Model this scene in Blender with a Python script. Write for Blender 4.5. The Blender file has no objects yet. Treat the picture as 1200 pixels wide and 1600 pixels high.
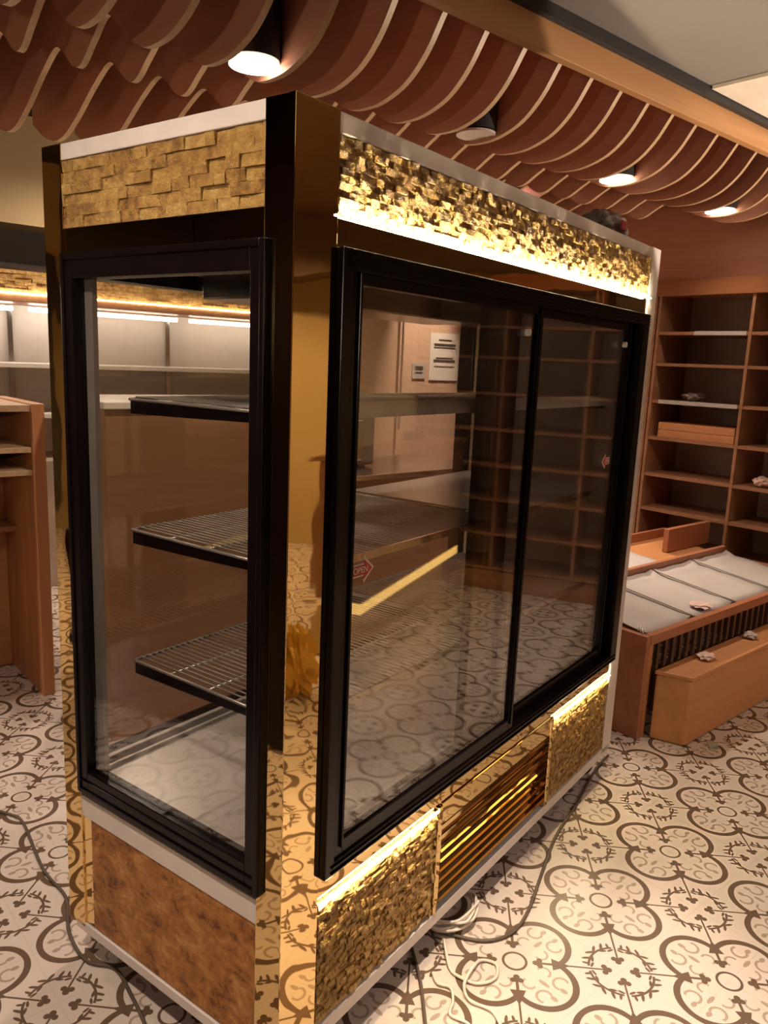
import bpy, bmesh, math, random
from mathutils import Vector, Matrix
random.seed(7)
C = bpy.context.scene.collection
SC = bpy.context.scene
R = math.radians
FRIDGE_TURN = R(13)

# ------------------------------------------------------------------ camera
cd = bpy.data.cameras.new('camera'); cam = bpy.data.objects.new('camera', cd); C.objects.link(cam)
cam.location = (-0.768, -1.145, 1.576)
cam.rotation_mode = 'XYZ'
cam.rotation_euler = (1.38123821, -0.0421439251, -0.933169253 + FRIDGE_TURN)
cd.sensor_fit = 'AUTO'; cd.sensor_width = 36; cd.lens = 1225.22 / 1600 * 36
cd.clip_start = 0.02
SC.camera = cam
# ------------------------------------------------------------------ view + world
vs = SC.view_settings
vs.view_transform = 'Standard'; vs.look = 'None'; vs.gamma = 1; vs.use_curve_mapping = False
vs.exposure = 0.0
SC.cycles.caustics_reflective = False; SC.cycles.caustics_refractive = False
SC.cycles.sample_clamp_indirect = 3.0
SC.cycles.max_bounces = 10; SC.cycles.transparent_max_bounces = 24; SC.cycles.glossy_bounces = 6
w = bpy.data.worlds.new('world'); SC.world = w; w.use_nodes = True
w.node_tree.nodes['Background'].inputs[0].default_value = (1.0, 0.78, 0.55, 1)
w.node_tree.nodes['Background'].inputs[1].default_value = 0.05
WARM = (1.0, 0.82, 0.66)
SPOT_FIN = 95.0        # downlights between the ceiling fins
SPOT_FRONT = 72.0      # unseen ceiling downlights: floor pool and added fill
FIN_FILL = 85.0  # added fill from below for fins and ceiling
LED_TOP = 250.0; LED_LOW = 230.0; LED_FAR = 40.0

# ------------------------------------------------------------------ node helpers
class N:
    """tiny expression wrapper around Math nodes"""
    def __init__(s, nt, sock): s.nt = nt; s.s = sock
    def _m(s, op, *a):
        n = s.nt.nodes.new('ShaderNodeMath'); n.operation = op
        for i, x in enumerate((s,) + a):
            if isinstance(x, N): s.nt.links.new(x.s, n.inputs[i])
            else: n.inputs[i].default_value = x
        return N(s.nt, n.outputs[0])
    def __add__(s, o): return s._m('ADD', o)
    def __sub__(s, o): return s._m('SUBTRACT', o)
    def __mul__(s, o): return s._m('MULTIPLY', o)
    def rsub(s, v): return (s * -1) + v
    def mx(s, o): return s._m('MAXIMUM', o)
    def mn(s, o): return s._m('MINIMUM', o)
    def ab(s): return s._m('ABSOLUTE')
    def lt(s, v): return s._m('LESS_THAN', v)
    def gt(s, v): return s._m('GREATER_THAN', v)
    def sqrt(s): return s._m('SQRT')
    def ping(s, v): return s._m('PINGPONG', v)
def hyp(a, b): return (a * a + b * b).sqrt()

MATS = {}
def new_mat(name):
    m = bpy.data.materials.new(name); m.use_nodes = True; MATS[name] = m
    nt = m.node_tree
    return m, nt, nt.nodes['Principled BSDF']
def ramp(nt, fac, cols):
    r = nt.nodes.new('ShaderNodeValToRGB'); nt.links.new(fac, r.inputs[0])
    e = r.color_ramp.elements
    while len(e) < len(cols): e.new(0.5)
    for i, (p, c) in enumerate(cols): e[i].position = p; e[i].color = (*c, 1)
    return r.outputs[0]
def noise(nt, scale, detail=4, vec=None, rough=0.55, dist=0.0):
    n = nt.nodes.new('ShaderNodeTexNoise'); n.inputs['Scale'].default_value = scale
    n.inputs['Detail'].default_value = detail; n.inputs['Roughness'].default_value = rough
    n.inputs['Distortion'].default_value = dist
    if vec is not None: nt.links.new(vec, n.inputs['Vector'])
    return n.outputs[0]
def objvec(nt, scale=(1, 1, 1), rot=(0, 0, 0)):
    t = nt.nodes.new('ShaderNodeTexCoord'); mp = nt.nodes.new('ShaderNodeMapping')
    nt.links.new(t.outputs['Object'], mp.inputs[0])
    mp.inputs['Scale'].default_value = scale; mp.inputs['Rotation'].default_value = rot
    return mp.outputs[0]
def bump(nt, h, strength, dist, bsdf):
    b = nt.nodes.new('ShaderNodeBump'); b.inputs['Strength'].default_value = strength
    b.inputs['Distance'].default_value = dist
    nt.links.new(h, b.inputs['Height']); nt.links.new(b.outputs[0], bsdf.inputs['Normal'])
def plain(name, col, rough=0.5, metal=0.0, spec=0.5, var=0.08, nscale=14):
    m, nt, b = new_mat(name)
    f = noise(nt, nscale, 3, objvec(nt))
    lo = tuple(c * (1 - var) for c in col); hi = tuple(min(1, c * (1 + var)) for c in col)
    nt.links.new(ramp(nt, f, [(0.3, lo), (0.7, hi)]), b.inputs['Base Color'])
    b.inputs['Roughness'].default_value = rough; b.inputs['Metallic'].default_value = metal
    b.inputs['Specular IOR Level'].default_value = spec
    return m
def wood(name, dark, light, axis=0, rough=0.4, scale=3.0):
    m, nt, b = new_mat(name)
    sc = [scale * 9] * 3; sc[axis] = scale * 0.6
    v = objvec(nt, tuple(sc))
    f = noise(nt, 1.0, 6, v, 0.6, 0.8)
    nt.links.new(ramp(nt, f, [(0.3, dark), (0.72, light)]), b.inputs['Base Color'])
    b.inputs['Roughness'].default_value = rough
    bump(nt, f, 0.05, 0.002, b)
    return m
def emit(name, col, strength):
    m, nt, b = new_mat(name)
    b.inputs['Base Color'].default_value = (0.8, 0.8, 0.8, 1)
    b.inputs['Emission Color'].default_value = (*col, 1); b.inputs['Emission Strength'].default_value = strength
    return m
def glass(name, tint, f0):
    m, nt, b = new_mat(name); nt.nodes.remove(b)
    out = nt.nodes['Material Output']
    lw = nt.nodes.new('ShaderNodeLayerWeight'); lw.inputs[0].default_value = 0.5
    f = N(nt, lw.outputs['Facing'])
    p = f * f * f * f
    fac = (p * 0.9 + f0).mn(1.0)
    t = nt.nodes.new('ShaderNodeBsdfTransparent'); t.inputs[0].default_value = (*tint, 1)
    g = nt.nodes.new('ShaderNodeBsdfGlossy'); g.inputs['Roughness'].default_value = 0.012
    g.inputs[0].default_value = (0.95, 0.95, 0.95, 1)
    mx = nt.nodes.new('ShaderNodeMixShader')
    nt.links.new(fac.s, mx.inputs[0]); nt.links.new(t.outputs[0], mx.inputs[1]); nt.links.new(g.outputs[0], mx.inputs[2])
    nt.links.new(mx.outputs[0], out.inputs[0])
    return m

# ------------------------------------------------------------------ materials
def floor_material():
    m, nt, b = new_mat('encaustic_tile')
    geo = nt.nodes.new('ShaderNodeTexCoord'); sx = nt.nodes.new('ShaderNodeSeparateXYZ')
    nt.links.new(geo.outputs['Object'], sx.inputs[0])
    x = N(nt, sx.outputs[0]); y = N(nt, sx.outputs[1])
    a = (x - 1.155 + 40.0).ping(0.2); bb = (y + 0.007 + 40.0).ping(0.2)
    p = a.mx(bb); q = a.mn(bb)
    s = (p + q) * 0.70711; t = (p - q) * 0.70711
    def disc(cx, cy, r, X=s, Y=t): return hyp(X - cx, Y - cy) - r
    lobe = hyp(p - 0.098, q) - 0.083
    wv = ((s - 0.07) * 0.05).mx(0.0)                       # outline swells outwards
    d = (lobe.ab() - 0.0048 - wv).mx(hyp(p, q).rsub(0.045))
    d = d.mn((t - (s.rsub(0.150) * 0.42)).mx(s.rsub(0.100)))      # cusp wedge
    d = d.mn((t - 0.0027).mx(s.rsub(0.085)).mx(s - 0.243))        # connecting line
    d = d.mn(disc(0.056, 0, 0.0085)).mn(disc(0.067, 0.0095, 0.0080)).mn((t - 0.004).mx(s.rsub(0.055)).mx(s - 0.105))
    d = d.mn(disc(0.251, 0, 0.0085)).mn(disc(0.240, 0.0100, 0.0080))
    d = d.mn((hyp(p, q) - 0.031).ab() - 0.0036)
    mm = p.rsub(0.2); nn = q.rsub(0.2)
    c = hyp(mm, nn)
    d = d.mn((((c - 0.084).ab() - 0.0034)).mx(t.rsub(0.009)))
    def leaf(cx, cy, ux, uy, a, bq):
        X = mm - cx; Y = nn - cy
        return hyp((X * ux + Y * uy) * (bq / a), X * -uy + Y * ux) - bq
    d = d.mn(leaf(0.034, 0.087, 0.80, 0.60, 0.013, 0.0042)).mn(leaf(0.024, 0.074, 0.80, -0.60, 0.011, 0.0040))
    d = d.mn(leaf(0.010, 0.094, 0.86, 0.50, 0.013, 0.0042)).mn(leaf(0.050, 0.077, 0.55, 0.83, 0.010, 0.0038)).mn(leaf(0.042, 0.062, 0.95, -0.3, 0.010, 0.0036))
    dark = d.lt(0.0)
    # pale scrolls inside the petals
    g = ((hyp(p - 0.128, q - 0.034) - 0.020).ab() - 0.0036).mx((p - 0.138))
    g = g.mn(((hyp(p - 0.075, q - 0.030) - 0.017).ab() - 0.0032).mx(q.rsub(0.026)))
    g = g.mn(hyp((p - 0.148) , (q - 0.020) * 1.6) - 0.011).mn(hyp((p - 0.100) * 0.7, q * 1.9) - 0.012)
    g = g.mx(lobe + 0.012)
    grey = g.lt(0.0)
    joint = (q.mn(p.rsub(0.2))).lt(0.0007)
    base = ramp(nt, noise(nt, 1.6, 4), [(0.3, (0.585, 0.485, 0.42)), (0.7, (0.665, 0.562, 0.49))])
    def mix(f, A, col):
        n = nt.nodes.new('ShaderNodeMix'); n.data_type = 'RGBA'
        nt.links.new(f, n.inputs[0]); nt.links.new(A, n.inputs[6]); n.inputs[7].default_value = (*col, 1)
        return n.outputs[2]
    col = mix((joint * 0.35).s, base, (0.35, 0.26, 0.2))
    col = mix((grey * 0.9).s, col, (0.34, 0.25, 0.19))
    col = mix((dark * 0.95).s, col, (0.105, 0.058, 0.032))
    nt.links.new(col, b.inputs['Base Color'])
    b.inputs['Roughness'].default_value = 0.32; b.inputs['Specular IOR Level'].default_value = 0.35
    return m
def stone_material(name, cols, rough, bscale=70):
    m, nt, b = new_mat(name)
    g = nt.nodes.new('ShaderNodeNewGeometry')
    n = N(nt, noise(nt, 42, 5, objvec(nt), 0.65))
    f = (N(nt, g.outputs['Random Per Island']) * 0.34 + n * 1.5 - 0.42)
    nt.links.new(ramp(nt, f.s, cols), b.inputs['Base Color'])
    b.inputs['Roughness'].default_value = rough
    bump(nt, noise(nt, bscale, 5, objvec(nt), 0.7), 1.0, 0.02, b)
    return m
M_FLOOR = floor_material()
M_STONE = stone_material('split_face_travertine', [(0.10, (0.22, 0.10, 0.028)), (0.40, (0.50, 0.27, 0.075)), (0.66, (0.66, 0.40, 0.115)), (0.95, (0.80, 0.57, 0.22))], 0.36)
m, nt, b = new_mat('honed_travertine'); M_SLAB = m
f = noise(nt, 13, 8, objvec(nt, (1, 1, 1.6)), 0.72, 0.5)
f2 = noise(nt, 55, 4, objvec(nt), 0.7)
k = (N(nt, f) * 2.3 + N(nt, f2) * 0.9 - 1.12)
nt.links.new(ramp(nt, k.s, [(0.14, (0.14, 0.040, 0.006)), (0.34, (0.32, 0.115, 0.020)), (0.58, (0.44, 0.175, 0.036)), (0.85, (0.57, 0.30, 0.09))]), b.inputs['Base Color'])
b.inputs['Roughness'].default_value = 0.5; bump(nt, f2, 0.3, 0.004, b)
m, nt, b = new_mat('gold_mirror_steel'); M_GOLD = m
b.inputs['Base Color'].default_value = (0.83, 0.60, 0.27, 1); b.inputs['Metallic'].default_value = 1; b.inputs['Roughness'].default_value = 0.025
bump(nt, noise(nt, 5.5, 1.5, objvec(nt, (1, 1, 0.8))), 0.06, 0.03, b)
M_WHITE = plain('white_painted_metal', (0.72, 0.64, 0.59), 0.4, var=0.05)
M_BLACK = plain('black_anodised_profile', (0.0055, 0.003, 0.0035), 0.24, spec=0.22, var=0.2)
M_DARKP = plain('dark_brown_panel', (0.045, 0.024, 0.016), 0.35, var=0.2)
M_STEEL = plain('brushed_steel', (0.62, 0.59, 0.56), 0.22, 1.0, var=0.1, nscale=30)
M_PAN = plain('steel_floor_pan', (0.50, 0.46, 0.43), 0.30, 0.35, var=0.08, nscale=6)
M_WIRE = plain('grey_coated_wire', (0.42, 0.38, 0.35), 0.35, 0.6)
M_RUB = plain('black_rubber', (0.02, 0.018, 0.017), 0.6)
M_GLASS = glass('double_glazing', (0.965, 0.955, 0.935), 0.07)
M_GLASSF = glass('reflective_double_glazing', (0.965, 0.955, 0.935), 0.105)
M_LED_T = emit('led_strip_light', (1.0, 0.84, 0.56), LED_TOP)
M_LED_L = emit('led_strip_low', (1.0, 0.80, 0.46), LED_LOW)
M_LED_F = emit('led_strip_far', (1.0, 0.80, 0.50), LED_FAR)
M_YELLOW = emit('yellow_strip_light', (1.0, 0.55, 0.10), 2.6)
M_LAMP = emit('lit_lamp_lens', (1.0, 0.86, 0.66), 14)
M_LAMPOFF = plain('unlit_lamp_lens', (0.62, 0.52, 0.42), 0.3)
M_TUBE = emit('tube_light', (1.0, 0.93, 0.82), 14)
M_FIN = wood('fin_veneer', (0.39, 0.160, 0.095), (0.49, 0.215, 0.135), 1, 0.5, 2.0)
M_FINEDGE = wood('fin_edge_band', (0.44, 0.275, 0.145), (0.58, 0.39, 0.22), 1, 0.45, 3.0)
M_BEAM = wood('beam_wood', (0.42, 0.20, 0.075), (0.56, 0.29, 0.12), 0, 0.45, 1.2)
M_ORANGE = wood('orange_wood', (0.42, 0.175, 0.068), (0.55, 0.25, 0.105), 0, 0.42, 1.4)
M_ORANGEV = wood('orange_wood_upright', (0.42, 0.175, 0.068), (0.55, 0.25, 0.105), 2, 0.42, 1.4)
M_REDW = wood('reddish_wood', (0.32, 0.115, 0.055), (0.43, 0.175, 0.09), 0, 0.42, 1.4)
M_GLOSSW = wood('varnished_wood', (0.23, 0.085, 0.035), (0.33, 0.135, 0.06), 1, 0.16, 1.2)
M_SHELFW = wood('shelf_wood', (0.22, 0.095, 0.045), (0.36, 0.175, 0.09), 1, 0.45, 1.4)
M_BACKW = plain('dark_back_panel', (0.40, 0.30, 0.24), 0.55, var=0.2, nscale=3)
M_BROWN = wood('brown_counter_wood', (0.24, 0.115, 0.055), (0.31, 0.155, 0.078), 0, 0.45, 0.9)
M_GREYC = plain('grey_ceiling_paint', (0.225, 0.197, 0.178), 0.8, var=0.03, nscale=2)
M_DARKC = plain('dark_ceiling_paint', (0.020, 0.010, 0.008), 0.8)
M_GREYW = plain('grey_wall_paint', (0.075, 0.057, 0.045), 0.8, var=0.05)
M_BEIGE = plain('beige_wall_paint', (0.46, 0.33, 0.16), 0.7, var=0.05, nscale=2)
M_BRWALL = plain('brown_wall_paint', (0.125, 0.066, 0.036), 0.7, var=0.1)
M_CREAM = plain('white_liner_metal', (0.72, 0.66, 0.58), 0.45, var=0.03)
M_PAPER = plain('white_paper', (0.43, 0.375, 0.345), 0.7, var=0.05, nscale=6)
M_PINK = plain('pinkish_paper', (0.62, 0.42, 0.36), 0.7)
M_INK = plain('dark_ink', (0.05, 0.04, 0.035), 0.7)
M_RED = plain('red_vinyl', (0.50, 0.045, 0.03), 0.5)
M_VINYL = plain('white_vinyl', (0.75, 0.70, 0.66), 0.5)
M_CABLE = plain('dark_cable', (0.10, 0.07, 0.05), 0.5)
M_CABLEW = plain('white_cable', (0.72, 0.64, 0.54), 0.5)
M_BAG = plain('golden_bag_foil', (0.55, 0.32, 0.06), 0.35, 0.3)
M_GREYBAG = plain('grey_plastic_bag', (0.17, 0.13, 0.115), 0.35)
m, nt, b = new_mat('beige_wall_tile'); M_TILEW = m
bt = nt.nodes.new('ShaderNodeTexBrick'); nt.links.new(objvec(nt, (3.2, 1, 3.2), (R(90), 0, 0)), bt.inputs[0])
bt.inputs['Color1'].default_value = (0.52, 0.34, 0.235, 1); bt.inputs['Color2'].default_value = (0.60, 0.40, 0.28, 1)
bt.inputs['Mortar'].default_value = (0.44, 0.28, 0.19, 1); bt.inputs['Mortar Size'].default_value = 0.008; bt.offset = 0.5
nt.links.new(bt.outputs[0], b.inputs['Base Color']); b.inputs['Roughness'].default_value = 0.5

# ------------------------------------------------------------------ mesh helpers
class MB:
    def __init__(s): s.bm = bmesh.new(); s.mats = []
    def mi(s, m):
        if m not in s.mats: s.mats.append(m)
        return s.mats.index(m)
    def box(s, x0, x1, y0, y1, z0, z1, m=None, mat4=None):
        r = bmesh.ops.create_cube(s.bm, size=1)
        for v in r['verts']:
            v.co = Vector(((x0 + x1) / 2 + v.co.x * (x1 - x0), (y0 + y1) / 2 + v.co.y * (y1 - y0), (z0 + z1) / 2 + v.co.z * (z1 - z0)))
            if mat4: v.co = mat4 @ v.co
        if m is not None:
            i = s.mi(m)
            for f in {f for v in r['verts'] for f in v.link_faces}: f.material_index = i
        return r['verts']
    def prism(s, pts, axis, a, b, m=None):
        """polygon pts (2-D) extruded along axis from a to b; 2-D order follows (x,y,z) without axis"""
        def mk(p, c):
            l = list(p); l.insert(axis, c); return s.bm.verts.new(l)
        A = [mk(p, a) for p in pts]; B = [mk(p, b) for p in pts]; n = len(pts)
        fs = [s.bm.faces.new(A), s.bm.faces.new(B[::-1])] + [s.bm.faces.new((A[i], B[i], B[(i + 1) % n], A[(i + 1) % n])) for i in range(n)]
        if m is not None:
            i = s.mi(m)
            for f in fs: f.material_index = i
        bmesh.ops.recalc_face_normals(s.bm, faces=fs)
        return fs
    def cyl(s, c, r, h, axis=2, seg=24, r2=None, m=None):
        rot = Matrix() if axis == 2 else (Matrix.Rotation(R(90), 4, 'Y') if axis == 0 else Matrix.Rotation(R(90), 4, 'X'))
        q = bmesh.ops.create_cone(s.bm, cap_ends=True, segments=seg, radius1=r, radius2=r if r2 is None else r2, depth=h, matrix=Matrix.Translation(c) @ rot)
        if m is not None:
            i = s.mi(m)
            for f in {f for v in q['verts'] for f in v.link_faces}: f.material_index = i
    def tube(s, pts, r, seg=6, m=None):
        pts = [Vector(p) for p in pts]; rings = []
        for i, p in enumerate(pts):
            d = (pts[min(i + 1, len(pts) - 1)] - pts[max(i - 1, 0)]).normalized()
            up = Vector((0, 0, 1)) if abs(d.z) < 0.95 else Vector((1, 0, 0))
            a = d.cross(up).normalized(); b = a.cross(d)
            rings.append([s.bm.verts.new(p + a * r * math.cos(2 * math.pi * k / seg) + b * r * math.sin(2 * math.pi * k / seg)) for k in range(seg)])
        for A, B in zip(rings, rings[1:]):
            for k in range(seg):
                f = s.bm.faces.new((A[k], A[(k + 1) % seg], B[(k + 1) % seg], B[k])); f.smooth = True
        s.bm.faces.new(rings[0][::-1]); s.bm.faces.new(rings[-1])
    def build(s, name, mat, parent=None, bevel=0.0, loc=None, rotz=0):
        me = bpy.data.meshes.new(name); s.bm.normal_update(); s.bm.to_mesh(me); s.bm.free()
        if s.mats:
            for m in s.mats: me.materials.append(m)
        else: me.materials.append(mat)
        o = bpy.data.objects.new(name, me); C.objects.link(o)
        if parent: o.parent = parent
        if loc: o.location = loc
        if rotz: o.rotation_euler = (0, 0, rotz)
        if bevel:
            bv = o.modifiers.new('bevel', 'BEVEL'); bv.width = bevel; bv.segments = 2; bv.limit_method = 'ANGLE'
        return o
def bx(name, dims, mat, parent=None, bevel=0.0):
    mb = MB(); mb.box(*dims); return mb.build(name, mat, parent, bevel)
def tag(o, label, cat, group=None):
    o['label'] = label; o['category'] = cat
    if group: o['group'] = group
    return o
def thing(name, label, cat, loc=(0, 0, 0), rotz=0, group=None):
    o = bpy.data.objects.new(name, None); C.objects.link(o); o.location = loc; o.rotation_euler = (0, 0, rotz)
    o.empty_display_size = 0.1
    return tag(o, label, cat, group)
def struct(o): o['kind'] = 'structure'; return o
def copy_tree(o, parent=None):
    c = o.copy(); C.objects.link(c)
    if parent: c.parent = parent
    for ch in list(o.children): copy_tree(ch, c)
    return c
def spline(P, n):
    out = []
    for i in range(len(P) - 1):
        p0 = Vector(P[max(i - 1, 0)]); p1 = Vector(P[i]); p2 = Vector(P[i + 1]); p3 = Vector(P[min(i + 2, len(P) - 1)])
        for k in range(n):
            t = k / n
            out.append(0.5 * ((2 * p1) + (p2 - p0) * t + (2 * p0 - 5 * p1 + 4 * p2 - p3) * t * t + (3 * p1 - p0 - 3 * p2 + p3) * t ** 3))
    out.append(Vector(P[-1])); return out
def spot(name, loc, power, angle, blend, size=0.05, col=WARM, aim=(0, 0, -1), parent=None):
    l = bpy.data.lights.new(name, 'SPOT'); l.energy = power; l.spot_size = R(angle); l.spot_blend = blend
    l.shadow_soft_size = size; l.color = col
    o = bpy.data.objects.new(name, l); C.objects.link(o); o.location = loc
    o.rotation_euler = Vector(aim).to_track_quat('-Z', 'Y').to_euler()
    if parent: o.parent = parent
    return o

# ================================================================== the room
struct(bx('floor', (-4.0, 4.6, -4.0, 4.75, -0.10, 0.0), M_FLOOR))
struct(bx('wall_back', (-4.0, 4.6, 4.70, 4.80, 0, 3.1), M_GREYW))
struct(bx('wall_front', (-4.0, 4.6, -4.10, -4.0, 0, 3.1), M_BRWALL))
struct(bx('wall_left', (-4.10, -4.0, -4.0, 4.75, 0, 3.1), M_BEIGE))
struct(bx('wall_right', (4.60, 4.70, -4.0, 4.75, 0, 3.1), M_BEIGE))
struct(bx('wall_partition', (2.55, 4.60, 3.12, 3.24, 0, 3.0), M_TILEW))
o = bx('ceiling', (-4.0, 4.6, 0.40, 4.75, 3.0, 3.1), M_DARKC); struct(o)
o = bx('ceiling', (-4.0, 4.6, -0.75, 0.478, 2.62, 2.72), M_GREYC); struct(o)
struct(bx('ceiling', (-4.0, 4.6, -4.0, -0.75, 2.61, 2.72), M_BRWALL))
struct(bx('trim_1', (-4.0, 4.6, 0.502, 0.535, 2.50, 2.588), M_BEAM, bevel=0.002))
struct(bx('shadow_gap_strip', (-4.0, 4.6, 0.478, 0.502, 2.584, 2.72), M_RUB))  # black strip standing in for the shadow gap above the beam
struct(bx('trim_3', (-4.0, 3.4, 4.40, 4.70, 2.34, 3.0), M_BEIGE))
struct(bx('trim_4', (4.14, 4.60, 0.54, 3.12, 2.18, 3.0), M_FIN))
struct(bx('trim_5', (4.14, 4.60, -4.0, 0.40, 2.18, 2.62), M_BRWALL))

# ceiling fins
PROF = [(0.54, 2.955), (0.69, 2.90), (0.79, 2.79), (0.87, 2.685), (0.94, 2.592), (1.02, 2.525), (1.11, 2.488), (1.22, 2.472), (1.36, 2.490), (1.50, 2.575), (1.63, 2.655), (1.75, 2.610), (1.86, 2.558),
        (1.94, 2.570), (2.03, 2.635), (2.12, 2.672), (2.28, 2.625), (2.50, 2.535), (2.68, 2.492), (2.85, 2.52), (3.05, 2.62)]
curve = spline([(a, c, 0) for a, c in PROF], 6)
mb = MB()
pts = [(p.x, p.y) for p in curve]
T = 0.022
lo = [mb.bm.verts.new((0, a, c)) for a, c in pts]; lo2 = [mb.bm.verts.new((T, a, c)) for a, c in pts]
hi = [mb.bm.verts.new((0, a, 2.998)) for a, c in pts]; hi2 = [mb.bm.verts.new((T, a, 2.998)) for a, c in pts]
mb.mats = [M_FIN, M_FINEDGE]
for i in range(len(pts) - 1):
    mb.bm.faces.new((lo[i], hi[i], hi[i + 1], lo[i + 1])); mb.bm.faces.new((lo2[i], lo2[i + 1], hi2[i + 1], hi2[i]))
    f = mb.bm.faces.new((lo[i], lo[i + 1], lo2[i + 1], lo2[i])); f.material_index = 1
    mb.bm.faces.new((hi[i], hi2[i], hi2[i + 1], hi[i + 1]))
mb.bm.faces.new((lo[0], lo2[0], hi2[0], hi[0])); mb.bm.faces.new((lo[-1], hi[-1], hi2[-1], lo2[-1]))
bmesh.ops.recalc_face_normals(mb.bm, faces=mb.bm.faces)
fin = mb.build('ceiling_fin', M_FIN)
tag(fin, 'wavy brown wooden fin hanging in the row across the ceiling', 'ceiling fin', 'wavy ceiling fins')
x = -0.862
fin.location.x = x
for k in range(1, 25):
    f = fin.copy(); C.objects.link(f); f.location.x = x + 0.2 * k

# downlights among the fins
def downlight(x, y, z, lit, label, group=None, r=0.082, top=2.998):
    t = thing('downlight', label, 'ceiling lamp', (x, y, z), 0, group)
    mb = MB(); mb.cyl((0, 0, (top - z) / 2 + 0.006), r, top - z - 0.012, seg=32); mb.build('housing', M_RUB, t)
    mb = MB(); mb.cyl((0, 0, 0.001), r * 0.98, 0.010, seg=32); mb.build('lens', M_LAMP if lit else M_LAMPOFF, t)
    if lit: spot('lamp_beam', (0, 0, -0.012), lit, 125, 0.7, 0.05, parent=t)
    return t
downlight(0.662, 1.232, 2.490, SPOT_FIN, 'lit round downlight above the near top corner of the fridge')
downlight(1.690, 1.222, 2.490, 0, 'unlit round downlight between the two lit ones above the fridge')
downlight(2.700, 1.230, 2.490, SPOT_FIN, 'lit round downlight above the far end of the fridge')
downlight(3.700, 1.210, 2.490, SPOT_FIN * 0.3, 'farthest round downlight in front of the right-hand shelves')
for i, (lx, ly) in enumerate([(0.74, -0.22), (-0.95, 0.05), (-1.3, -2.2), (2.9, -0.55), (1.4, -2.6), (3.4, -2.7)]):  # first lamp makes the floor pool, the rest are added as fill
    t = thing('pool_and_fill_downlight', 'unseen recessed round ceiling downlight for the floor pool and added fill', 'ceiling lamp', (lx, ly, 2.62), 0, 'recessed ceiling downlights')
    mb = MB(); mb.cyl((0, 0, -0.004), 0.085, 0.010, seg=32); mb.build('rim', M_WHITE, t)
    mb = MB(); mb.cyl((0, 0, -0.010), 0.065, 0.006, seg=32); mb.build('lens', M_LAMP, t)
    spot('lamp_beam', (0, 0, -0.03), SPOT_FRONT * (4.4, 2.1, 0.9, 0.10, 1.2, 3.5)[i], 150 if i else 34, 0.9 if i else 1.0, 0.05, parent=t)

for i, (lx, ly) in enumerate([(-0.9, 3.55), (1.2, 3.6), (3.25, 2.86), (-2.7, 2.4)]):  # fill lamps added to brighten the back wall, partition and left side
    t = thing('back_fill_downlight', 'added round fill downlight on the dark ceiling beyond the ceiling fins', 'ceiling lamp', (lx, ly, 2.998), 0, 'added fill downlights beyond the ceiling fins')
    mb = MB(); mb.cyl((0, 0, -0.03), 0.075, 0.056, seg=32); mb.build('housing', M_RUB, t)
    mb = MB(); mb.cyl((0, 0, -0.060), 0.065, 0.006, seg=32); mb.build('lens', M_LAMP, t)
    spot('lamp_beam', (0, 0, -0.07), SPOT_FIN * (1.6, 1.6, 6.0, 3.0)[i], 150, 0.8, 0.05, parent=t)
UL = thing('fin_fill_uplighter', 'unseen slim black floor uplighter added behind the viewer to brighten the fins', 'lamp', (-2.3, -0.9, 0))  # made-up lamp lifting light onto the fin faces and ceiling
mb = MB(); mb.cyl((0, 0, 0.012), 0.15, 0.024, seg=32); mb.build('base', M_RUB, UL)
mb = MB(); mb.cyl((0, 0, 0.82), 0.014, 1.60, seg=16); mb.build('pole', M_RUB, UL)
mb = MB(); mb.cyl((0, 0, 1.66), 0.05, 0.08, seg=32, r2=0.15); mb.build('bowl', M_RUB, UL)
spot('fin_fill_beam', (0, 0, 1.73), FIN_FILL, 160, 0.5, 0.08, aim=(0.35, 0.45, 0.8), parent=UL)
# dark cabinet at the left, mirrored in the short end of the fridge
DK = thing('dark_cabinet', 'tall dark cabinet at the left, mirrored in the fridge corner post', 'cabinet', (-1.38, 1.35, 0))
bx('carcass', (-0.5, 0.0, -0.75, 0.55, 0.05, 2.5), M_BLACK, DK, 0.004)
bx('plinth', (-0.48, -0.02, -0.73, 0.53, 0, 0.05), M_RUB, DK)
for y_ in (-0.74, -0.095): bx('door', (0.0, 0.018, y_, y_ + 0.635, 0.06, 2.49), M_BLACK, DK, 0.003)

# ================================================================== the display fridge
L, W, H = 1.873, 0.749, 2.0
F = thing('display_fridge', 'large gold and black glass display fridge with stone panels and wire shelves', 'display fridge', (0, 0, 0), FRIDGE_TURN)
ZB = 0.105
PX, PY = 0.113, 0.070
def post(x0, x1, y0, y1, mat): return bx('corner_post', (x0, x1, y0, y1, ZB + 0.015, H), mat, F, 0.0015)
o = post(0, PX, 0, PY, M_GOLD); o['label'] = 'mirror gold corner post'
post(0, 0.028, W - PY, W, M_GOLD)
o = post(L - 0.088, L, 0, PY, M_WHITE); o['label'] = 'white film covered corner post'
post(L - 0.028, L, W - PY, W, M_WHITE)
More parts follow.
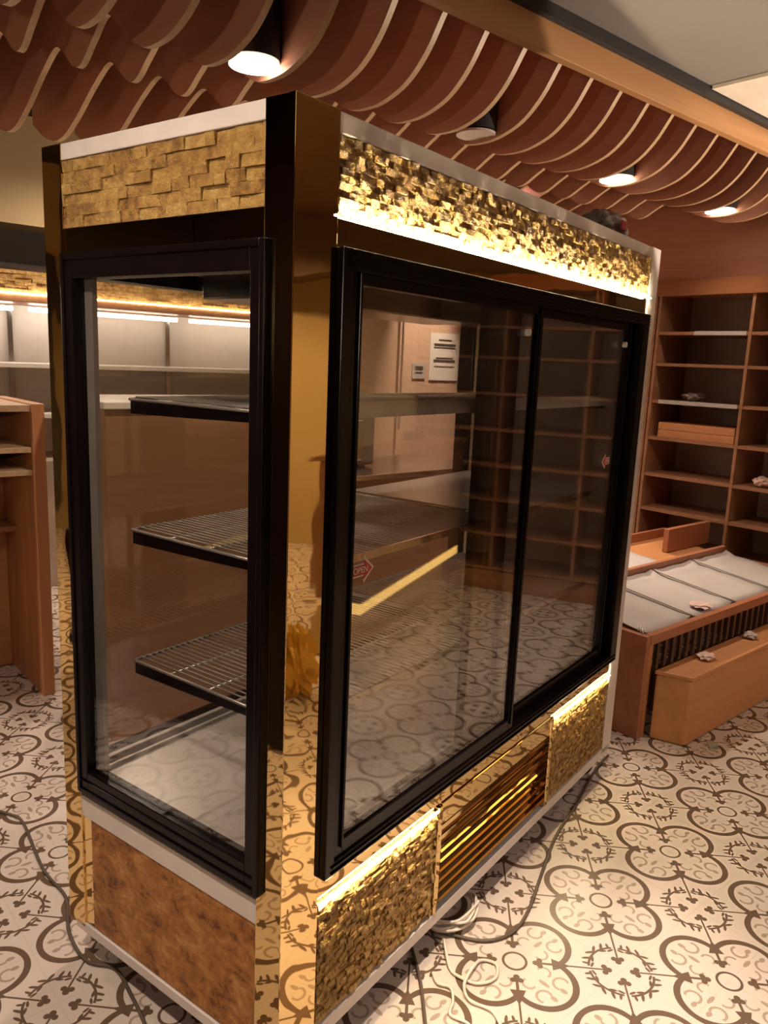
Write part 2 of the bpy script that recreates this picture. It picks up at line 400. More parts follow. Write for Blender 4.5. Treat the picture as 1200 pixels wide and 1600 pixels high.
# roof box, rails
bx('roof_box', (0.012, L - 0.012, 0.012, W - 0.012, 1.80, 1.985), M_DARKP, F)
for d in ((PX, L - 0.088, 0.002, 0.03, 1.964, 1.999), (PX, L - 0.088, W - 0.03, W - 0.002, 1.964, 1.999),
          (0.002, 0.03, PY, W - PY, 1.966, 1.999), (L - 0.03, L - 0.002, PY, W - PY, 1.966, 1.999)):
    bx('top_rail', d, M_WHITE, F, 0.002)
for d in ((0.02, L - 0.02, 0.0, 0.03, ZB, 0.140), (0.02, L - 0.02, W - 0.03, W, ZB, 0.140), (0.0, 0.03, 0.03, W - 0.03, ZB, 0.132), (L - 0.03, L, 0.03, W - 0.03, ZB, 0.132)):
    bx('base_rail', d, M_WHITE, F, 0.002)
bx('base_box', (0.014, L - 0.014, 0.030, W - 0.014, 0.118, 0.50), M_DARKP, F)
def ledger(u0, u1, z0, z1, bh, lmin, lmax, face, depth, dmax):
    """split-face stone tiles on a backing; face 'y' fronts -y, 'x' fronts -x"""
    mb = MB()
    def put(a0, a1, c0, c1, w):
        if face == 'y': vs_ = mb.box(a0, a1, -w + 0.006, depth, c0, c1)
        else: vs_ = mb.box(-w + 0.006, depth, a0, a1, c0, c1)
        for v in vs_:                                         # rough split face
            if (v.co.y if face == 'y' else v.co.x) < depth - 1e-4:
                j = random.uniform(-0.0028, 0.0028)
                if face == 'y': v.co.y += j
                else: v.co.x += j
    n = max(1, round((z1 - z0) / bh)); bh = (z1 - z0) / n
    for r in range(n):
        u = u0 - random.uniform(0, lmin)
        while u < u1 - 0.004:
            l = random.uniform(lmin, lmax); a0, a1 = max(u, u0), min(u + l, u1)
            if a1 - a0 > 0.005:
                put(a0, a1 - 0.0008, z0 + r * bh, z0 + (r + 1) * bh - 0.0008, random.uniform(0.0, dmax))
            u += l
    return mb
ledger(PX, L - 0.088, 1.832, 1.962, 0.0130, 0.010, 0.032, 'y', 0.02, 0.009).build('stone_band', M_STONE, F)
ledger(PY, W - PY, 1.828, 1.964, 0.0210, 0.022, 0.080, 'x', 0.02, 0.006).build('stone_band', M_STONE, F)
ledger(0.116, 0.580, 0.150, 0.446, 0.0120, 0.009, 0.030, 'y', 0.03, 0.008).build('stone_panel', M_STONE, F)
ledger(1.285, L - 0.092, 0.150, 0.446, 0.0120, 0.009, 0.030, 'y', 0.03, 0.008).build('stone_panel', M_STONE, F)
bx('stone_slab', (0.004, 0.02, 0.072, 0.645, 0.136, 0.436), M_SLAB, F, 0.001)
# mirror bands
bx('mirror_band', (PX, L - 0.088, 0.004, 0.02, 1.772, 1.826), M_GOLD, F)
bx('mirror_band', (0.004, 0.02, PY, W - PY, 1.772, 1.828), M_GOLD, F)
bx('mirror_band', (PX, L - 0.088, 0.004, 0.03, 0.460, 0.515), M_GOLD, F)
bx('mirror_strip', (0.004, 0.02, 0.645, W - PY, 0.136, 0.436), M_GOLD, F)
o = bx('mirror_strip', (0.000, 0.02, PY - 0.004, W - PY, 0.438, 0.495), M_WHITE, F, 0.002); o['label'] = 'pale strip under the end window'
for u in (0.582, 1.262): bx('mirror_strip', (u, u + 0.020, -0.003, 0.03, 0.142, 0.456), M_GOLD, F, 0.002)
# led strips
bx('led_strip', (PX + 0.004, L - 0.094, -0.013, -0.006, 1.827, 1.8298), M_LED_T, F)
bx('led_strip', (0.118, 0.578, -0.006, -0.001, 0.4475, 0.4500), M_LED_L, F)
bx('led_strip', (1.287, L - 0.096, -0.006, -0.001, 0.4475, 0.4500), M_LED_L, F)
# louvred grille
bx('grille_back', (0.602, 1.262, 0.018, 0.028, 0.142, 0.46), M_DARKP, F)
bx('mirror_band', (0.602, 1.262, 0.000, 0.012, 0.395, 0.460), M_GOLD, F, 0.003)
for k in range(8):
    z = 0.376 - k * 0.0292
    mb = MB(); mb.prism([(0.016, z + 0.012), (0.006, z + 0.0105), (-0.001, z + 0.006), (-0.004, z), (-0.001, z - 0.006), (0.005, z - 0.0095), (0.007, z - 0.008), (0.002, z - 0.002), (0.004, z + 0.004), (0.016, z + 0.009)], 0, 0.604, 1.260)
    mb.build('louver', M_GOLD, F)
# casters
def caster(x, y):
    mb = MB(); mb.box(x - 0.03, x + 0.03, y - 0.03, y + 0.03, 0.098, 0.112); mb.box(x - 0.022, x - 0.017, y - 0.02, y + 0.02, 0.03, 0.1); mb.box(x + 0.017, x + 0.022, y - 0.02, y + 0.02, 0.03, 0.1)
    c = mb.build('caster', M_STEEL, F)
    mb = MB(); mb.cyl((x, y, 0.036), 0.036, 0.028, 0, 24); mb.build('wheel', M_RUB, c, 0.003)
for x, y in ((0.09, 0.10), (0.09, W - 0.09), (L - 0.06, 0.08), (L - 0.09, W - 0.09)): caster(x, y)
# end windows
def end_window(x0, sgn, label):
    y0, y1, z0, z1 = 0.054, 0.674, 0.512, 1.775
    gy0, gy1, gz0, gz1 = 0.094, 0.636, 0.572, 1.722
    a, b = (x0 - 0.009, x0 + 0.03) if sgn > 0 else (x0 - 0.03, x0 + 0.009)
    la, lb = (a - 0.004, a) if sgn > 0 else (b, b + 0.004)             # raised outer lip
    mb = MB()
    mb.box(a, b, y0, gy0, z0, z1); mb.box(a, b, gy1, y1, z0, z1); mb.box(a, b, gy0, gy1, z0, gz0); mb.box(a, b, gy0, gy1, gz1, z1)
    mb.box(la, lb, y0, y0 + 0.014, z0, z1); mb.box(la, lb, y1 - 0.012, y1, z0, z1)
    mb.box(la, lb, y0 + 0.014, y1 - 0.012, z0, z0 + 0.014); mb.box(la, lb, y0 + 0.014, y1 - 0.012, z1 - 0.014, z1)
    mb.box(la, lb, y0 + 0.014, y1 - 0.012, z0 + 0.034, z0 + 0.038)
    w_ = mb.build('end_window', M_BLACK, F, 0.002); w_['label'] = label
    bx('pane', (x0 + 0.004, x0 + 0.010, gy0, gy1, gz0, gz1), M_GLASS, w_)
    s = x0 + 0.02 if sgn > 0 else x0 - 0.024
    for ya, yb in ((gy0 + 0.002, gy0 + 0.010), (gy1 - 0.030, gy1 - 0.002)): bx('glazing_bar', (s, s + 0.012, ya, yb, gz0, gz1), M_WIRE, w_)
end_window(0.0, 1, 'black framed fixed end window near the viewer')
bx('end_wall', (L - 0.05, L - 0.002, 0.06, W - 0.06, 0.50, 1.80), M_BACKW, F)
# sliding-door front and rear (the rear one is the same build turned to the back)
def door_frame(rear):
    def yb(a, b): return (a, b) if not rear else (W - b, W - a)
    X0, X1, Z0, Z1 = PX + 0.001, L - 0.088, 0.512, 1.774
    if rear: X0, X1 = 0.030, L - 0.030
    mb = MB()
    y = yb(-0.016, 0.05)
    mb.box(X0, X0 + (0.018 if rear else 0.030), *y, Z0, Z1); mb.box(X1 - (0.030 if rear else 0.055), X1, *y, Z0, Z1)
    if not rear: mb.box(0.735, 0.935, *yb(0.044, 0.052), Z0 + 0.03, 1.735)
    mb.box(X0 + 0.018, X1 - 0.055, *y, Z0, Z0 + 0.030); mb.box(X0 + 0.030, X1 - 0.055, *y, 1.735, Z1)
    fr = mb.build('door_frame', M_BLACK, F, 0.002)
    mb = MB()
    for k in range(4):
        yy = yb(-0.021, -0.016); mb.box(X0 + 0.02, X1 - 0.01, *yy, 1.738 + k * 0.009, 1.7415 + k * 0.009)
    mb.build('door_track', M_BLACK, fr); mb = MB()
    for k in range(2): mb.box(X0 + 0.02, X1 - 0.01, *yb(-0.020, -0.016), Z0 + 0.006 + k * 0.014, Z0 + 0.009 + k * 0.014)
    mb.build('door_track', M_BLACK, fr)
    def door(x0, x1, ya, st0, st1):
        z0, z1 = Z0 + 0.030, 1.735
        y = yb(ya, ya + 0.020)
        mb = MB()
        mb.box(x0, x0 + st0, *y, z0, z1); mb.box(x1 - st1, x1, *y, z0, z1)
        mb.box(x0 + st0, x1 - st1, *y, z0, z0 + 0.034); mb.box(x0 + st0, x1 - st1, *y, z1 - 0.022, z1)
        hs = yb(ya - 0.006, ya)
        mb.box(x0 + st0 - 0.010, x0 + st0 - 0.003, *hs, z0 + 0.02, z1 + 0.0)        # finger pull lips
        mb.box(x1 - st1 + 0.003, x1 - st1 + 0.008, *hs, z0 + 0.02, z1)
        d = mb.build('sliding_door', M_BLACK, F, 0.0015)
        bx('pane', (x0 + st0, x1 - st1, *yb(ya + 0.006, ya + 0.012), z0 + 0.034, z1 - 0.022), M_GLASSF, d)
        return d
    if rear:
        bx('pane', (X0 + 0.018, X1 - 0.030, W - 0.02, W - 0.014, Z0 + 0.03, 1.735), M_GLASS, fr)
        fr['label'] = 'black frame of the fixed rear glazing'; return None, None
    d1 = door(X0 + 0.022, 0.955, -0.010, 0.040, 0.026)
    d2 = door(0.700, X1 - 0.075, 0.016, 0.006, 0.030)
    return d1, d2
dl, dr = door_frame(False)
dl['label'] = 'sliding door nearer the viewer, with a red arrow'; dr['label'] = 'sliding door at the far side'
door_frame(True)
def sticker(parent, x, z, s, flip):
    k = -1 if flip else 1
    shp = [(-1, -0.34), (0.15, -0.34), (0.15, -0.72), (1, 0), (0.15, 0.72), (0.15, 0.34), (-1, 0.34)]
    ys = -0.0055 if parent is dl else 0.0205
    mb = MB(); mb.prism([(x + k * a * s * 1.12, z + c * s * 1.15) for a, c in shp], 1, ys, ys + 0.001)
    st = mb.build('arrow_sticker', M_VINYL, parent)
    mb = MB(); mb.prism([(x + k * (a * s * 0.93), z + c * s * 0.86) for a, c in shp], 1, ys - 0.0012, ys - 0.0002)
    mb.build('arrow_face', M_RED, st)
    tc = bpy.data.curves.new('sticker_text', 'FONT'); tc.body = 'OPEN'; tc.size = s * 0.55; tc.align_x = 'CENTER'; tc.align_y = 'CENTER'; tc.extrude = 0.0002
    tc.materials.append(M_VINYL); tmp = bpy.data.objects.new('text_curve', tc); C.objects.link(tmp)
    me = bpy.data.meshes.new_from_object(tmp.evaluated_get(bpy.context.evaluated_depsgraph_get())); bpy.data.objects.remove(tmp)
    to = bpy.data.objects.new('sticker_text', me); C.objects.link(to)
    to.parent = parent; to.location = (x - k * 0.2 * s, ys - 0.0016, z); to.rotation_euler = (R(90), 0, 0)
    st['label'] = 'red arrow sticker with white edge'
sticker(dl, 0.215, 1.160, 0.034, False)
sticker(dr, 1.585, 1.275, 0.030, True)
for p_, x_, y_ in ((dl, 0.872, -0.004), (dr, 1.625, 0.012)):
    mb = MB(); mb.cyl((x_, y_ - 0.004, 1.665), 0.009, 0.012, 1, 16); mb.build('bumper', M_VINYL, p_)
# interior
mb = MB(); mb.box(0.03, L - 0.03, 0.052, W - 0.052, 0.50, 0.545)
mb.box(0.03, L - 0.03, W - 0.075, W - 0.060, 0.545, 0.565); mb.box(0.03, L - 0.03, W - 0.098, W - 0.088, 0.545, 0.555)
mb.box(0.03, L - 0.03, 0.052, 0.062, 0.545, 0.560)
mb.build('floor_pan', M_PAN, F, 0.002)
bx('ceiling_panel', (0.03, L - 0.03, 0.052, W - 0.052, 1.770, 1.800), M_GREYW, F)
o = bx('evaporator_cover', (0.25, 1.2, 0.30, 0.52, 1.70, 1.770), M_STEEL, F, 0.004)
for x_ in (0.045, L - 0.065): bx('shelf_rail', (x_, x_ + 0.016, 0.672, 0.684, 0.545, 1.77), M_STEEL, F)
def wire_shelf(x0, x1, y0, y1, z, white, plate):
    mb = MB()
    r = 0.004
    mb.tube([(x0, y0, z), (x1, y0, z), (x1, y1, z), (x0, y1, z), (x0, y0 + 0.001, z)], r, 6)
    n = int((x1 - x0) / 0.0185)
    for k in range(1, n):
        x = x0 + (x1 - x0) * k / n; mb.tube([(x, y0, z + 0.005), (x, y1, z + 0.005)], 0.0021, 5)
    for k in (0.25, 0.5, 0.75): mb.tube([(x0, y0 + (y1 - y0) * k, z), (x1, y0 + (y1 - y0) * k, z)], 0.0032, 5)
    s = mb.build('wire_shelf', M_WIRE, F)
    for xx in (x0 + 0.002, x1 - 0.012):
        mb = MB(); mb.prism([(y0, z - 0.004), (y1, z - 0.004), (y1, z - 0.034), (y0 + 0.35, z - 0.030), (y0, z - 0.020)], 0, xx, xx + 0.010)
        mb.build('bracket', M_BLACK, s)
    if white:
        mb = MB(); mb.prism([(y0 - 0.030, z - 0.006), (y0 - 0.008, z + 0.026), (y0 - 0.004, z + 0.026), (y0 - 0.004, z - 0.006)], 0, x0, x1)
        o = mb.build('price_rail', M_VINYL, s); o['label'] = 'pale price rail along the shelf front'
    else:
        mb = MB(); mb.box(x0, x1, y0 - 0.009, y0 - 0.004, z - 0.010, z + 0.008); mb.build('front_bar', M_STEEL, s)
    if plate: bx('steel_plate', (x0 + 0.004, x1 - 0.004, y0 + 0.004, y1 - 0.004, z + 0.008, z + 0.010), M_PAN, s)
for z, wh, pl in ((1.464, True, False), (1.148, False, True), (0.812, False, False)):
    wire_shelf(0.140, 0.965, 0.100, 0.648, z, wh, False)
    wire_shelf(0.978, 1.745, 0.100, 0.648, z, wh, pl)
# bag on the roof
mb = MB()
bmesh.ops.create_icosphere(mb.bm, subdivisions=4, radius=1)
for v in mb.bm.verts:
    c = v.co.copy(); n_ = 1 + 0.14 * math.sin(7 * c.x + 3 * c.z) * math.cos(6 * c.y + 2 * c.x) + 0.07 * math.sin(15 * c.y + 11 * c.z)
    v.co = Vector((c.x * 0.11 * n_, c.y * 0.07 * n_, max(-0.045, c.z * 0.060 * n_)))
for f in mb.bm.faces: f.smooth = True
ROT = Matrix.Rotation(FRIDGE_TURN, 4, 'Z')
p = ROT @ Vector((1.66, 0.14, 0)); bag = mb.build('plastic_bag', M_GREYBAG, None, loc=(p.x, p.y, 2.044), rotz=0.2)
tag(bag, 'crumpled grey plastic bag with red print on top of the fridge', 'bag')
mb = MB(); mb.box(-0.012, 0.030, -0.078, -0.070, -0.005, 0.026); mb.build('red_print', M_RED, bag, 0.003)

# ================================================================== right-hand bookcase
XB = 4.10
BC = thing('wall_bookcase', 'tall brown wooden bookcase of open pigeonholes on the right wall', 'bookcase', (XB, 1.14, 0))
ups = [-1.352, -0.729, -0.106, 0.517, 1.139, 1.762, 2.385, 3.008]
zs = [0.16, 0.41, 0.656, 0.894, 1.143, 1.390, 1.635, 1.839]
yA, yB = ups[0], ups[-1]
def lb(o): return o
bx('back_panel', (0.40, 0.42, yA - 1.14, yB - 1.14, 0.0, 2.17), M_BACKW, BC)
bx('header', (-0.02, 0.42, yA - 1.16, yB - 1.12, 2.075, 2.175), M_GLOSSW, BC, 0.003)
bx('plinth', (0.02, 0.40, yA - 1.14, yB - 1.14, 0, 0.14), M_SHELFW, BC)
for y in ups: bx('upright', (0.0, 0.40, y - 0.010 - 1.14, y + 0.010 - 1.14, 0.0, 2.075), M_SHELFW, BC, 0.001)
for y in (1.762, ): 
    for k in (0.030, 0.058): bx('upright', (0.0, 0.40, y + k - 0.010 - 1.14, y + k + 0.010 - 1.14, 0.0, 2.075), M_SHELFW, BC, 0.001)
shelf0 = None
for a, b in zip(ups, ups[1:]):
    for z in zs:
        if a > 1.7 and z < 0.8: continue
        off = 0.06 if a == 1.762 else 0
        if shelf0 is None or off:
            s = bx('shelf', (0.004, 0.40, a + 0.010 + off - 1.14, b - 0.010 - 1.14, z - 0.010, z + 0.010), M_SHELFW, BC, 0.001)
            if shelf0 is None: shelf0, sa, sz = s, a, z
        else:
            s = shelf0.copy(); C.objects.link(s); s.parent = BC; s.location = (0, a - sa, z - sz)
for a, b in zip(ups, ups[1:]):
    if a > 1.7: bx('cupboard_door', (-0.012, 0.006, a + 0.055 - 1.14, b - 0.012 - 1.14, 0.15, 0.885), M_ORANGEV, BC, 0.002)
# things on the bookcase shelves
for k in range(2):
    o = bx('wooden_board', (XB + 0.03, XB + 0.33, 1.17, 1.70, 1.153 + k * 0.052, 1.203 + k * 0.050), M_ORANGE, None, 0.003)
    tag(o, ['lower orange wooden board stacked on the bookcase shelf', 'upper orange wooden board stacked on the bookcase shelf'][k], 'board', 'boards on the bookcase shelf')
o = bx('price_strip', (XB - 0.004, XB + 0.003, 1.16, 1.70, 1.378, 1.404), M_PAPER, None); tag(o, 'pale paper price strip along the shelf above the orange boards', 'price strip')
o = bx('price_strip', (XB - 0.004, XB + 0.003, 1.16, 1.50, 1.827, 1.852), M_PAPER, None); tag(o, 'short pale price strip along the topmost bookcase shelf', 'price strip')
def lump(name, loc, dim, mat, label, cat, seed=1.0, sub=3, group=None):
    mb = MB(); bmesh.ops.create_icosphere(mb.bm, subdivisions=sub, radius=1)
    for v in mb.bm.verts:
        c = v.co.copy(); n_ = 1 + 0.22 * math.sin(5 * c.x * seed + 4 * c.z) * math.cos(6 * c.y + 3 * c.x) + 0.10 * math.sin(13 * c.y * seed + 9 * c.z + 7 * c.x)
        v.co = Vector((c.x * dim[0] * n_, c.y * dim[1] * n_, max(-dim[2], c.z * dim[2] * n_)))
    o = mb.build(name, mat, None, loc=(loc[0], loc[1], loc[2] + dim[2]))
    return tag(o, label, cat, group)
lump('crumpled_paper', (XB + 0.12, 1.52, 1.400), (0.05, 0.07, 0.030), M_GREYBAG, 'small grey crumpled packet on the bookcase shelf with the pale strip', 'paper', 1.3)
lump('crumpled_paper', (XB + 0.10, 0.96, 1.400), (0.05, 0.06, 0.032), M_GREYBAG, 'grey crumpled packet in the right-hand bay of the bookcase', 'paper', 1.7)
lump('crumpled_paper', (XB + 0.10, 0.98, 0.904), (0.06, 0.06, 0.032), M_PINK, 'pinkish crumpled packet low in the right-hand bay of the bookcase', 'paper', 0.8)

# ================================================================== produce bench
BN = thing('display_bench', 'low orange wooden display bench with rows of white lined trays', 'display bench', (2.185, 0.515, 0))
BX1, BD = 1.72, 0.92
bx('end_panel', (0.0, 0.030, 0.0, BD, 0, 0.470), M_REDW, BN, 0.002)
bx('end_panel', (BX1 - 0.03, BX1, 0.0, BD, 0, 0.50), M_REDW, BN, 0.002)
mb = MB(); mb.box(0.030, 0.060, 0.0, 0.03, 0, 0.43); mb.build('front_leg', M_ORANGEV, BN, 0.002)
bx('front_rail', (0.030, BX1 - 0.03, -0.004, 0.030, 0.428, 0.472), M_REDW, BN, 0.002)
def tilt(y): return 0.455 + 0.10 * y
bx('back_panel', (0.03, BX1 - 0.03, BD - 0.02, BD, 0.0, tilt(BD) + 0.05), M_REDW, BN, 0.002)
mb = MB(); mb.prism([(0.03, tilt(.03) - 0.02), (BD - .02, tilt(BD) - 0.02), (BD - .02, tilt(BD) - 0.005), (0.03, tilt(.03) - 0.005)], 0, 0.03, BX1 - 0.03); mb.build('tray_deck', M_ORANGE, BN)
mb = MB(); mb.prism([(0.50, tilt(.5) - 0.01), (0.525, tilt(.52) - 0.01), (0.525, tilt(.52) + 0.055), (0.50, tilt(.5) + 0.055)], 0, 0.03, BX1 - 0.03); mb.build('middle_rail', M_REDW, BN, 0.002)
slat0 = None
for k in range(23):
    x_ = 0.075 + k * 0.068
    if slat0 is None: slat0 = bx('slat', (x_, x_ + 0.022, 0.10, 0.115, 0.02, 0.43), M_SHELFW, BN)
    else:
        s = slat0.copy(); C.objects.link(s); s.parent = BN; s.location.x = k * 0.068
divs = [0.03, 0.435, 0.845, 1.265, BX1 - 0.03]
for i, xd in enumerate(divs[1:-1]):
    mb = MB()
    mb.prism([(0.03, tilt(.03)), (0.50, tilt(.5)), (0.50, tilt(.5) + 0.030), (0.03, tilt(.03) + 0.022)], 0, xd - 0.004, xd + 0.004)
    mb.build('tray_divider', M_STEEL, BN)
names = ['first white tray liner at the near left front of the display bench', 'second white tray liner along the bench front with a pink scrap',
         'third white tray liner along the bench front', 'farthest white tray liner at the bench front corner']
def liner(xa, xb, ya, yb, label):
    mb = MB(); n = 8
    V = [[mb.bm.verts.new((xa + (xb - xa) * i / n, ya + (yb - ya) * j / n, tilt(ya + (yb - ya) * j / n) + 0.004 + random.uniform(0, 0.006) + (0.016 if j == n else 0) + (0.010 if i in (0, n) else 0))) for j in range(n + 1)] for i in range(n + 1)]
    fs = [mb.bm.faces.new((V[i][j], V[i + 1][j], V[i + 1][j + 1], V[i][j + 1])) for i in range(n) for j in range(n)]
    for f in fs: f.smooth = True
    o = mb.build('tray_liner', M_PAPER, None, loc=(2.185, 0.515, 0))
    sm = o.modifiers.new('solid', 'SOLIDIFY'); sm.thickness = 0.002
    return tag(o, label, 'tray liner', 'white liners in the bench trays')
for i in range(4): liner(divs[i] + 0.010, divs[i + 1] - 0.010, 0.035, 0.492, names[i])
for i, (a, b) in enumerate(((0.30, 0.66), (0.70, 1.06))):
    liner(a, b, 0.535, 0.88, ['white liner in the back tray row nearer the fridge', 'white liner in the back tray row beside the wooden block'][i])
o = bx('wooden_block', (3.52, 4.02, 1.20, 1.235, tilt(.7), 0.665), M_REDW, None, 0.003); tag(o, 'upright reddish wooden board standing at the back of the bench trays', 'board')
lump('pink_scrap', (2.80, 0.60, tilt(.09) + 0.012), (0.055, 0.05, 0.010), M_PINK, 'flat pink paper scrap at the front of the second tray liner', 'paper', 1.1)
mb = MB()
for k in range(3): mb.tube([(2.196 + .012 * k, .54 + .02 * k, .474), (2.20 + .015 * k, .55 + .02 * k, .490), (2.215 + .015 * k, .56 + .02 * k, .490), (2.222 + .012 * k, .545 + .02 * k, .474)], 0.003, 5)
tag(mb.build('twist_wire', M_VINYL), 'small pale looped wire on the left corner of the bench', 'wire')
# box in front of the bench
BOX = thing('wooden_crate', 'long closed orange wooden box lying on the floor before the bench', 'box', (2.297, 0.348, 0))
mb = MB(); mb.prism([(0.0, 0.0), (1.7, 0.02), (1.7, 0.150), (-0.055, 0.142)], 2, 0.002, 0.300); mb.build('carcass', M_ORANGE, BOX, 0.012)
mb = MB(); mb.prism([(-0.003, -0.004), (1.703, 0.016), (1.703, 0.152), (-0.060, 0.144)], 2, 0.300, 0.318); mb.build('lid', M_ORANGE, BOX, 0.004)
lump('crumpled_paper', (2.56, 0.43, 0.318), (0.045, 0.035, 0.014), M_PINK, 'crumpled pink paper on the drawer box, nearer the fridge', 'paper', 1.2)
lump('crumpled_paper', (3.02, 0.44, 0.318), (0.035, 0.030, 0.016), M_PAPER, 'crumpled pale paper on the drawer box, farther from the fridge', 'paper', 0.9)
lump('paper_scrap', (2.40, 0.28, 0.0), (0.020, 0.025, 0.012), M_PAPER, 'white paper scrap on the tiles before the drawer box', 'paper', 1.5)

# ================================================================== back-left: shelving, counters, chiller
SH = thing('shelving_unit', 'orange wooden shelving unit with end panel left of the fridge', 'shelving unit', (0.338, 2.40, 0))
bx('end_panel', (-0.052, 0.0, 0.0, 0.58, 0, 1.335), M_ORANGEV, SH, 0.003)
bx('back_panel', (-1.6, -0.052, 0.56, 0.58, 0, 1.335), M_BACKW, SH)
s0 = bx('shelf', (-1.6, -0.052, 0.02, 0.56, 1.300, 1.328), M_FINEDGE, SH, 0.002); s0['label'] = 'top shelf board'
for z in (1.135, 1.035): bx('shelf', (-1.6, -0.052, 0.02, 0.56, z - 0.012, z + 0.012), M_FINEDGE, SH, 0.002)
bx('inner_box', (-1.6, -0.30, 0.25, 0.56, 0.0, 0.78), M_ORANGE, SH, 0.003)
bx('inner_panel', (-0.30, -0.052, 0.48, 0.56, 0.0, 1.02), M_ORANGE, SH, 0.003)
bx('ledge', (-0.28, -0.052, 0.30, 0.48, 0.72, 0.745), M_SHELFW, SH, 0.002)
TC = thing('tall_counter', 'tall plain brown wooden counter seen through the fridge end window', 'counter', (0.37, 1.80, 0))
bx('carcass', (0, 0.84, 0.0, 0.50, 0, 1.355), M_BROWN, TC, 0.003)
bx('counter_top', (-0.01, 0.85, -0.015, 0.51, 1.355, 1.382), M_CREAM, TC, 0.003)
LC = thing('low_counter', 'low brown wooden counter seen through the fridge front doors', 'counter', (1.24, 1.80, 0))
bx('carcass', (0, 1.30, 0.0, 0.55, 0, 1.0), M_BROWN, LC, 0.003)
bx('counter_top', (0, 1.31, -0.02, 0.56, 1.0, 1.026), M_STEEL, LC, 0.003)
GB = thing('steel_appliance', 'grey steel box appliance on the low counter behind the fridge', 'appliance', (1.70, 2.02, 1.026))
bx('body', (-0.30, 0.19, 0, 0.30, 0.012, 0.27), M_GREYW, GB, 0.01)
bx('door', (-0.28, 0.10, -0.014, 0, 0.04, 0.25), M_STEEL, GB, 0.006)
for x_ in (-0.26, 0.15): bx('foot', (x_ - 0.02, x_ + 0.02, 0.05, 0.25, 0, 0.012), M_RUB, GB)
MD = thing('wall_chiller', 'long white lit wall chiller with a stone canopy at the back', 'chiller cabinet', (0.8, 4.68, 0))
x0, x1 = -3.4, 2.3
bx('back_panel', (x0, x1, -0.06, 0, 0.0, 1.90), M_CREAM, MD)
bx('canopy', (x0, x1, -0.50, 0, 1.905, 2.05), M_DARKP, MD)
mb = ledger(x0, x1, 1.90, 2.035, 0.0225, 0.04, 0.12, 'y', 0.02, 0.010)
for v in mb.bm.verts: v.co.y -= 0.52
mb.build('stone_band', M_STONE, MD)
bx('led_strip', (x0, x1, -0.535, -0.528, 1.893, 1.899), M_LED_F, MD)
bx('canopy_lip', (x0, x1, -0.525, -0.05, 1.845, 1.890), M_SHELFW, MD, 0.003)
t0 = bx('tube_lamp', (x0 + 0.05, x0 + 1.10, -0.26, -0.23, 1.800, 1.828), M_TUBE, MD, 0.006)
for k in range(1, 5):
    s = t0.copy(); C.objects.link(s); s.parent = MD; s.location.x = 1.15 * k
bx('shelf', (x0, x1, -0.50, -0.06, 1.440, 1.470), M_CREAM, MD, 0.003)
bx('shelf', (x0, x1, -0.50, -0.06, 1.120, 1.150), M_CREAM, MD, 0.003)
mb = MB()
for k in range(6):
    xx = x0 + 0.02 + k * 1.13; mb.box(xx, xx + 0.03, -0.075, -0.06, 0.9, 1.84)
mb.build('shelf_rail', M_STEEL, MD)
bx('base', (x0, x1, -0.56, -0.06, 0.0, 0.85), M_BACKW, MD, 0.004)
# notices on the tiled partition
def notice(x0, x1, z0, z1, rows, mat, label):
    n = thing('wall_notice', label, 'notice', ((x0 + x1) / 2, 3.12, z0))
    w_ = (x1 - x0) / 2; h = z1 - z0
    bx('sheet', (-w_, w_, -0.004, -0.001, 0, h), mat, n)
    for fz, fw, th in rows: bx('print_line', (-w_ * fw, w_ * fw, -0.0055, -0.004, h * fz - th, h * fz + th), M_INK, n)
notice(3.31, 3.61, 1.455, 1.80, [(0.86, 0.45, 0.004), (0.76, 0.75, 0.007), (0.70, 0.75, 0.003), (0.42, 0.75, 0.008), (0.48, 0.6, 0.003), (0.30, 0.7, 0.002)], M_CREAM, 'large pale printed notice on the tiled wall behind the fridge')
notice(3.14, 3.27, 1.465, 1.575, [(0.70, 0.62, 0.012), (0.40, 0.6, 0.003)], M_PAPER, 'small label with a dark heading on the tiled wall behind the fridge')
mb = MB(); mb.tube([(3.02, 3.10, 1.10), (3.02, 3.10, 2.9)], 0.008, 8); tag(mb.build('wall_conduit', M_CREAM), 'thin pale vertical conduit on the tiled wall behind the fridge', 'conduit')

# ================================================================== opposite counter, reflected in the glass
OC = thing('long_counter', 'long brown wooden counter opposite the fridge doors, reflected in the glass', 'counter', (2.4, -0.95, 0))
bx('carcass', (0, 1.62, -0.28, 0, 0.32, 1.05), M_BROWN, OC, 0.003)
bx('plinth', (0.02, 1.60, -0.26, -0.10, 0, 0.26), M_BEIGE, OC)
bx('light_strip', (0.0, 1.62, -0.10, -0.004, 0.26, 0.32), M_YELLOW, OC)
bx('counter_top', (-0.02, 1.64, -0.30, 0.02, 1.05, 1.08), M_SHELFW, OC, 0.003)
lump('golden_bag', (1.86, -1.02, 0.0), (0.13, 0.11, 0.17), M_BAG, 'crumpled golden bag on the floor, reflected in the gold post', 'bag', 1.6, 4)

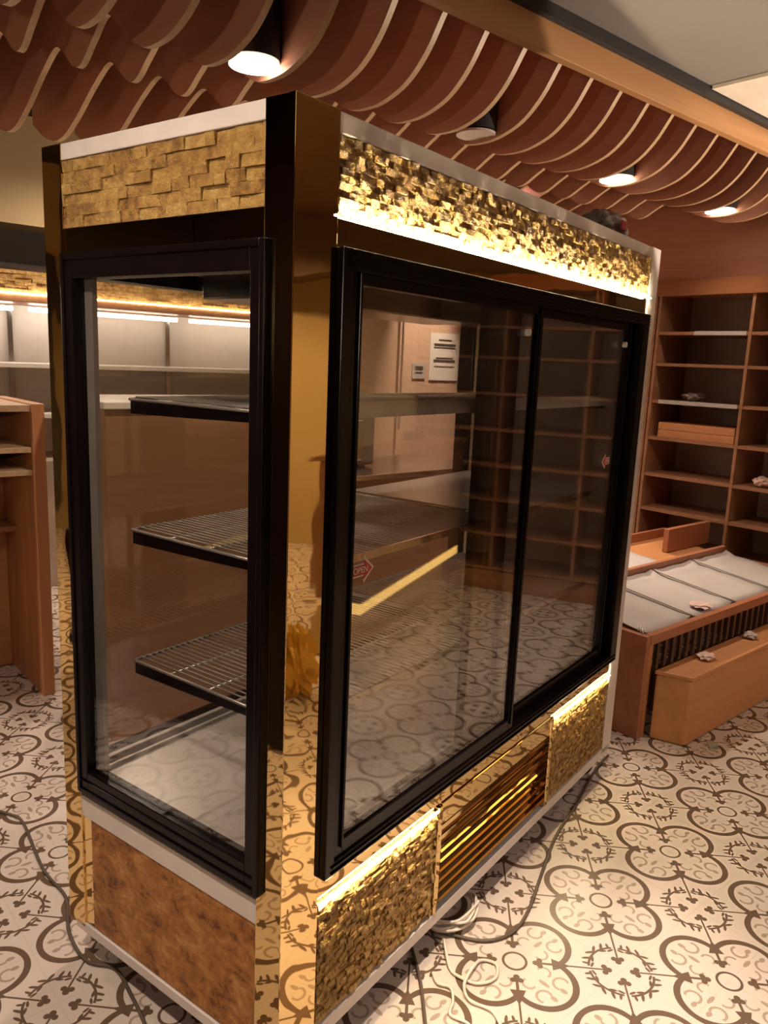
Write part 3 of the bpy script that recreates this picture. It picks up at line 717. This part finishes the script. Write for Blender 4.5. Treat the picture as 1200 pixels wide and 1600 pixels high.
# ================================================================== cables on the floor
def cable(pts, r, mat, label):
    mb = MB(); mb.tube(spline(pts, 8), r, 6); return tag(mb.build('power_cable' if mat is M_CABLE else 'white_cable', mat), label, 'cable')
zc = 0.006
cable([(1.95, 0.50, zc), (1.804, 0.462, zc), (1.527, 0.353, zc), (1.303, 0.275, zc), (1.098, 0.175, zc), (0.937, 0.095, zc), (0.827, 0.064, zc), (0.741, 0.089, zc), (0.679, 0.171, zc), (0.632, 0.252, zc), (0.598, 0.354, zc)],
      0.0050, M_CABLE, 'dark cable curving over the tiles along the long side of the fridge')
coil = []
for k in range(60):
    a = k * 0.52
    coil.append((0.735 + 0.085 * math.cos(a) + 0.01 * math.sin(3.1 * a), 0.225 + 0.075 * math.sin(a) + 0.008 * math.cos(2.3 * a), 0.0175 + 0.0005 * k + 0.002 * math.sin(1.7 * a)))
mb = MB(); mb.tube(spline(coil, 4), 0.0042, 6)
tag(mb.build('coiled_cable', M_CABLEW), 'coiled bundle of white cable on the tiles below the gold grille', 'cable')
cable([(0.640, 0.150, 0.022), (0.612, 0.110, 0.012), (0.590, 0.074, zc), (0.590, 0.043, zc), (0.61, -0.003, zc), (0.66, -0.02, zc), (0.70, 0.01, zc), (0.68, 0.045, zc), (0.635, 0.035, 0.016), (0.575, 0.010, 0.014), (0.555, -0.03, zc), (0.575, -0.09, zc), (0.54, -0.16, zc)],
      0.0042, M_CABLEW, 'loose white cable looping on the tiles in front of the fridge')
cable([(0.545, 0.095, zc), (0.530, 0.06, zc), (0.545, 0.03, zc), (0.520, -0.005, zc), (0.485, -0.03, zc), (0.50, -0.08, zc), (0.47, -0.14, zc)],
      0.0038, M_CABLEW, 'thinner white cable lying between the white loops and the short dark cable')
cable([(0.60, 0.28, zc), (0.572, 0.213, zc), (0.507, 0.105, zc), (0.445, 0.023, zc), (0.376, -0.063, zc)], 0.0045, M_CABLE, 'short dark cable running towards the viewer beside the white ones')
cable([(-0.16, 1.578, zc), (-0.111, 1.493, zc), (-0.09, 1.416, zc), (-0.115, 1.132, zc), (-0.105, 0.959, zc), (-0.146, 0.813, zc), (-0.147, 0.682, zc), (-0.099, 0.609, zc), (-0.102, 0.493, zc), (-0.11, 0.407, zc), (-0.122, 0.327, zc)],
      0.0048, M_CABLE, 'dark cable on the tiles along the short end of the fridge')
struct(bx('ceiling', (2.14, 3.3, -0.3, 0.474, 2.608, 2.62), plain('ceiling_light_patch', (0.78, 0.68, 0.56), 0.8), None))  # paler slab paints in the bright patch of light on the ceiling
# shop light standing on the far counter, throwing light up at the beam
mb = MB(); mb.box(1.10, 1.22, -0.25, -0.15, 1.082, 1.14); mb.build('display_light', M_RUB, OC, 0.004)
spot('display_beam', (3.56, -1.14, 1.17), 330, 60, 0.03, 0.02, aim=(-0.70, 1.65, 1.40))
